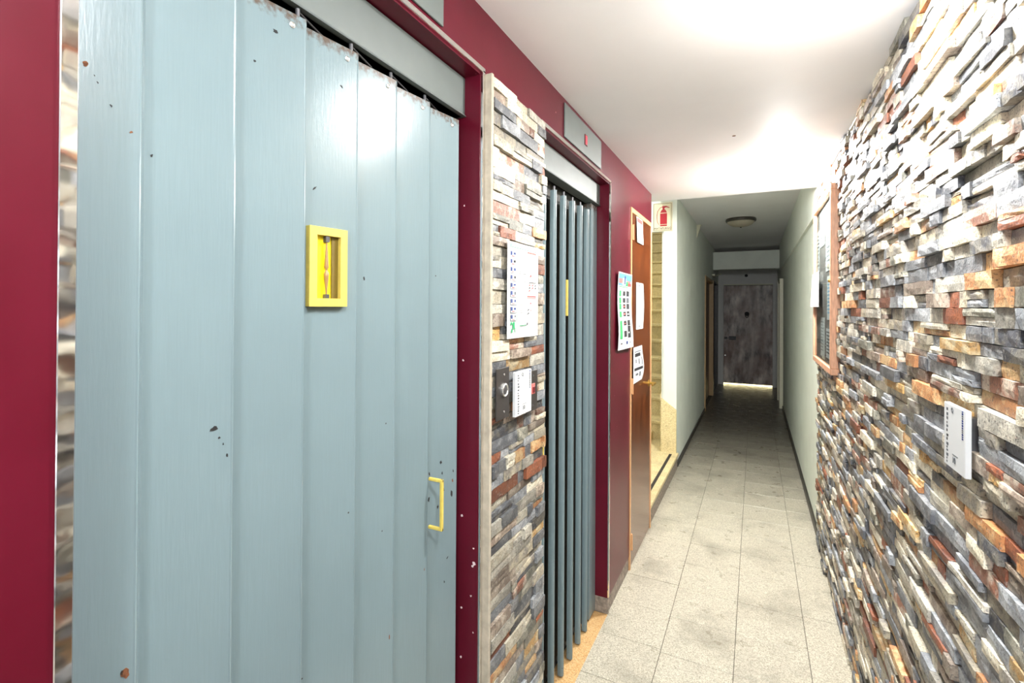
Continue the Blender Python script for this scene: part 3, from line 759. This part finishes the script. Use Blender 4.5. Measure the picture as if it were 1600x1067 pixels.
R += [(.36, .54, .16, .24, 'print_black'), (.62, .82, .14, .30, 'print_black'), (.66, .72, .2, .22, 'paper'), (.1, .24, .14, .24, 'print_mint'), (.14, .24, .07, .09, 'print_grey'), (.5, .6, .06, .10, 'print_blue'), (.7, .84, .07, .085, 'print_lgrey')]
sheet(fy, 'L', XL + 0.014, 2.69, 3.02, 1.375, 1.812, lambda u, w_: 0.020 * max(0, .35 - w_) * (u * 1.6) + .004 * math.sin(w_ * 7), R)

# ================================================================== wooden cupboard door at the end of the left wall
wd = thing('wooden_door', 'narrow varnished orange-brown wooden door beside the stairs, papers taped on it', 'door', (XL, 3.38, 0))
XD = XL + 0.001
for (a, b) in ((3.040, 3.064), (3.690, 3.714)): MB().bbox(XL - 0.05, XL + 0.006, a, b, 0.0, 2.235, 'edge_frame', .002).build('frame', wd)
MB().bbox(XL - 0.05, XL + 0.006, 3.064, 3.690, 2.205, 2.235, 'edge_frame', .002).build('frame', wd)
MB().bbox(XL - 0.030, XL + 0.002, 3.067, 3.687, 0.012, 2.202, 'wood', .002).build('door_leaf', wd)
for z in (2.08, 1.126, 0.165):
    MB().bbox(XL + 0.0005, XL + 0.0085, 3.046, 3.088, z - 0.045, z + 0.045, 'edge_frame', .001).cyl((XL + 0.010, 3.066, z - .048), (XL + 0.010, 3.066, z + .048), 0.007, 0.007, 'edge_frame', 10).build('hinge', wd)
MB().lathe((XL + 0.002, 3.635, 1.07), (1, 0, 0), [(0, .024), (.004, .024), (.006, .010), (.045, .009)], 'brass', 16).cyl((XL + 0.045, 3.645, 1.07), (XL + 0.045, 3.535, 1.07), 0.008, 0.007, 'brass', 10).build('lever_handle', wd)
def lines(u0, u1, w0, w1, n, m, seed):
    rr = random.Random(seed); out = []
    for i in range(n):
        w_ = w1 - (w1 - w0) * i / n; out.append((u0, u0 + (u1 - u0) * rr.uniform(.6, 1), w_ - (w1 - w0) / n * .4, w_, m))
    return out
t = thing('paper_notice', 'paper with a red heading behind the top of the wooden door', 'notice', (XL, 3.27, 2.02))
sheet(t, 'L', XL + 0.006, 3.185, 3.375, 2.035, 2.20, lambda u, w_: .006 * (1 - w_), [(.05, .95, .80, .97, 'print_red'), (.1, .9, .1, .7, 'print_lgrey')])
t = thing('paper_notice', 'long white typed paper at eye height on the wooden door', 'notice', (XL, 3.29, 1.47))
sheet(t, 'L', XL + 0.006, 3.185, 3.400, 1.472, 1.776, lambda u, w_: .006 * math.sin(w_ * 3.1) * u, [(.3, .6, .92, .95, 'print_grey')] + lines(.15, .85, .45, .85, 14, 'print_lgrey', 1) + [(.3, .6, .06, .08, 'print_grey')])
t = thing('paper_notice', 'white paper with a black heading bar above the middle hinge', 'notice', (XL, 3.22, 1.13))
sheet(t, 'L', XL + 0.010, 3.095, 3.350, 1.135, 1.362, lambda u, w_: .025 * u * (1 - w_) * math.sin(w_ * 3), [(.12, .85, .85, .88, 'print_grey'), (.15, .75, .72, .82, 'print_black'), (.2, .3, .55, .66, 'print_grey'), (.5, .6, .5, .66, 'print_grey'), (.8, .88, .45, .68, 'print_grey'), (.08, .9, .34, .42, 'print_black'), (.2, .45, .2, .26, 'print_grey'), (.55, .7, .15, .28, 'print_grey')])

# ================================================================== extinguisher sign on the pier wall
sg = thing('fire_extinguisher_sign', 'cream sign with red extinguisher symbol on white header above stairs', 'sign', (-0.852, 5.198, 2.395))
MB().bbox(-0.948, -0.757, 5.190, 5.1985, 2.396, 2.688, 'cream_sign', .001).build('plate', sg)
b = MB(); x0, x1, z0, z1 = -0.940, -0.765, 2.404, 2.680
for q in ((x0, x1, z1 - .003, z1), (x0, x1, z0, z0 + .003), (x0, x0 + .003, z0, z1), (x1 - .003, x1, z0, z1)): b.box(q[0], q[1], 5.1885, 5.1902, q[2], q[3], 'sign_brown')
b.build('border', sg)
cx = -0.842
e = MB().prism([(cx - .034, 2.448), (cx + .034, 2.448), (cx + .034, 2.585), (cx + .020, 2.612), (cx + .009, 2.620), (cx + .009, 2.632), (cx + .026, 2.640), (cx + .058, 2.630), (cx + .058, 2.636), (cx + .026, 2.652), (cx - .012, 2.652), (cx - .012, 2.636), (cx - .009, 2.620), (cx - .020, 2.612), (cx - .034, 2.585)], 5.1880, 5.1899, 'y', 'sign_red')
e.box(cx - .034, cx + .034, 5.1872, 5.1881, 2.578, 2.584, 'cream_sign').box(cx - .034, cx + .034, 5.1872, 5.1881, 2.462, 2.467, 'cream_sign')
e.build('extinguisher_symbol', sg)
MB().tube([(cx - .010, 5.189, 2.645), (cx - .036, 5.189, 2.636), (cx - .060, 5.189, 2.600), (cx - .066, 5.189, 2.550), (cx - .060, 5.189, 2.490), (cx - .046, 5.189, 2.466)], .0022, 'sign_red', 6).build('hose_symbol', sg)
text('MATAFUEGO', sg, (cx - .008, 5.1880, 2.424), .029, 'F', 'sign_brown')

# ================================================================== notice board on the right wall
YA, YZ, ZA, ZZ = 3.05, 3.92, 1.265, 2.275; XBk = 0.374
nb = thing('notice_board', 'wooden framed glazed notice board at the far end of stone wall', 'notice board', (0.375, (YA + YZ) / 2, ZA))
MB().box(XBk, 0.400, YA + .01, YZ - .01, ZA + .01, ZZ - .01, 'cork').build('backing', nb)
fw = 0.034
for q in ((YA, YZ, ZA, ZA + fw), (YA, YZ, ZZ - fw, ZZ), (YA, YA + fw, ZA + fw, ZZ - fw), (YZ - fw, YZ, ZA + fw, ZZ - fw)):
    MB().bbox(0.353, 0.402, q[0], q[1], q[2], q[3], 'board_wood', .003).build('frame', nb)
MB().box(0.361, 0.363, YA + fw - .002, YZ - fw + .002, ZA + fw - .002, ZZ - fw + .002, 'glass').build('glass', nb)
MB().lathe((0.353, YA + 0.017, 1.76), (-1, 0, 0), [(0, .008), (.006, .008), (.010, .004)], 'brass', 12).build('lock', nb)
for (y0, y1, z0, z1, lab, rects) in (
        (3.10, 3.42, 1.83, 2.22, 'large white sheet in the notice board, upper near side', lines(.1, .9, .1, .9, 12, 'print_lgrey', 3)),
        (3.48, 3.72, 2.00, 2.22, 'pale sheet at the top of notice board, far side', lines(.1, .9, .1, .9, 9, 'print_lgrey', 4)),
        (3.74, 3.86, 1.85, 2.12, 'narrow white sheet by the far frame of notice board', lines(.1, .9, .1, .9, 9, 'print_grey', 5)),
        (3.14, 3.36, 1.55, 1.80, 'bluish white sheet in the notice board at mid height', lines(.1, .9, .1, .9, 10, 'print_sky', 6)),
        (3.46, 3.66, 1.32, 1.56, 'lower white sheet in the notice board, far side', lines(.1, .9, .1, .9, 10, 'print_lgrey', 7)),
        (3.12, 3.40, 1.33, 1.50, 'lowest near sheet in the notice board', lines(.1, .9, .1, .9, 7, 'print_grey', 8))):
    t = thing('pinned_paper', lab, 'paper', (XBk, (y0 + y1) / 2, z0), 'papers inside the notice board')
    sheet(t, 'R', XBk - 0.002, y0, y1, z0, z1, flat, rects)
t = thing('paper_notice', 'white paper stuck outside over the far frame of the notice board', 'notice', (0.337, 3.80, 1.62))
sheet(t, 'R', 0.350, 3.56, 3.93, 1.625, 1.845, lambda u, w_: .012 * (1 - w_) * (1 - u), [(.1, .5, .8, .84, 'print_lgrey')])

# ================================================================== far corridor fittings
dl = thing('ceiling_light', 'round grey dome ceiling light, unlit, in the far corridor', 'ceiling light', (-0.166, 6.83, HC2))
MB().lathe((-0.166, 6.83, HC2), (0, 0, -1), [(0, .172), (.022, .178), (.036, .172), (.040, .16)], 'domering', 32).build('ring', dl, True)
MB().lathe((-0.166, 6.83, HC2 - .030), (0, 0, -1), [(0, .162), (.018, .156), (.044, .128), (.062, .088), (.072, .04), (.074, .008)], 'dome', 32).build('shade', dl, True)
MB().lathe((-0.166, 6.83, HC2 - .102), (0, 0, -1), [(0, .010), (.006, .010), (.012, .005)], 'blackmetal', 10).build('finial', dl)

# end door with daylight under it
ed = thing('entrance_door', 'weathered grey-brown door closing the far end of the corridor', 'door', ((DX0 + DX1) / 2, YW + .04, 0))
MB().bbox(DX0, DX1, YW + 0.02, YW + 0.06, DZ0, DZ1 - 0.012, 'weathered', .004).build('door_leaf', ed)
for (a, b) in ((DX0 - 0.055, DX0 + 0.002), (DX1 - 0.002, DX1 + 0.055)): MB().bbox(a, b, YW - 0.02, YW + 0.08, 0, DZ1 + .02, 'endwall', .003).build('door_frame', ed)
MB().bbox(DX0 - 0.008, DX1 + 0.008, YW - 0.018, YW + 0.02, DZ1 - 0.004, DZ1 + 0.018, 'creamtrim', .003).build('door_frame', ed)
MB().lathe((-0.155, YW + .02, 1.50), (0, -1, 0), [(0, .045), (.012, .045), (.02, .03), (.03, .012)], 'blackmetal', 16).tube([(-0.185, YW - .005, 1.49), (-0.18, YW - .012, 1.44), (-0.155, YW - .014, 1.415), (-0.13, YW - .012, 1.44), (-0.125, YW - .005, 1.49)], .008, 'blackmetal').build('knocker', ed)
MB().bbox(-0.50, -0.36, YW + .006, YW + .021, 0.945, 1.025, 'blackmetal', .004).bbox(-0.59, -0.53, YW + .006, YW + .021, 0.96, 1.01, 'blackmetal', .004).cyl((-0.53, YW + .012, .985), (-0.40, YW + .012, .985), .008, .008, 'greymetal').build('bolt', ed)
MB().lathe((-0.565, YW + .02, .62), (0, -1, 0), [(0, .02), (.01, .02), (.03, .008), (.045, .02), (.06, .012)], 'bright_metal', 14).build('knob', ed)
struct(MB().box(-0.9, 0.7, YW + .30, YW + .31, 0.0, 0.05, 'daylight').build('trim_2'), 'daylit yard beyond the gap under the end door')
MB().box(-0.9, 0.7, YW + .42, YW + .46, -0.1, 2.8, 'dark').box(-0.9, -0.84, YW, YW + .46, -0.1, 2.8, 'dark').box(0.6, 0.66, YW, YW + .46, -0.1, 2.8, 'dark').box(-0.9, 0.66, YW + .15, YW + .46, 2.7, 2.8, 'dark').build('leak_blocker', ew)  # unseen dark box, added to block sky light leaking round the end door
# apartment doors on the left of the far corridor
td = thing('apartment_door', 'brown wooden door with tan frame on the left of far corridor', 'door', (-0.72, 9.05, 0))
MB().bbox(-0.80, -0.765, 8.36, 9.80, 0.01, 2.07, 'browndoor', .004).build('door_leaf', td)
for (a, b, m) in ((8.262, 8.33, 'tanframe'), (9.80, 9.88, 'tanframe')): MB().bbox(-0.82, -0.692, a, b, 0, 2.13, m, .003).build('door_frame', td)
MB().bbox(-0.82, -0.70, 8.33, 9.80, 2.07, 2.128, 'tanframe', .003).build('door_frame', td)
MB().bbox(-0.705, -0.655, 9.62, 9.88, 2.20, 2.235, 'creamtrim', .004).tube([(-0.66, 9.86, 2.215), (-0.56, 9.62, 2.225)], .008, 'creamtrim').build('door_closer', td)
td = thing('apartment_door', 'darkest brown door on the left, nearest the corridor end', 'door', (-0.72, 10.6, 0))
MB().bbox(-0.80, -0.765, 10.06, 11.18, 0.01, 2.10, 'skirt', .004).build('door_leaf', td)
for (a, b) in ((9.985, 10.05), (11.18, 11.245)): MB().bbox(-0.82, -0.70, a, b, 0, 2.13, 'skirt', .003).build('door_frame', td)
MB().bbox(-0.82, -0.70, 10.05, 11.18, 2.10, 2.128, 'skirt', .003).build('door_frame', td)
td = thing('apartment_door', 'cream framed doorway on the right of far corridor', 'door', (0.40, 9.5, 0))
for (a, b) in ((9.055, 9.12), (9.88, 9.945)): MB().bbox(0.352, 0.50, a, b, 0, 2.1, 'creamtrim', .003).build('door_frame', td)
MB().bbox(0.47, 0.50, 9.12, 9.88, 0.01, 2.06, 'browndoor', .004).build('door_leaf', td)
MB().bbox(0.36, 0.50, 9.12, 9.88, 2.06, 2.098, 'creamtrim', .003).build('door_frame', td)

sl = thing('ceiling_spotlight', 'small glowing round spotlight on the low white ceiling near its end', 'spotlight', (0.14, 3.45, HC))
MB().lathe((0.14, 3.45, HC), (0, 0, -1), [(0, .050), (.010, .048), (.014, .040), (.010, .036)], 'paper', 28).build('ring', sl, True)
MB().lathe((0.14, 3.45, HC - .009), (0, 0, -1), [(0, .037), (.005, .033), (.008, .016)], 'lampglow', 24).build('lens', sl, True)
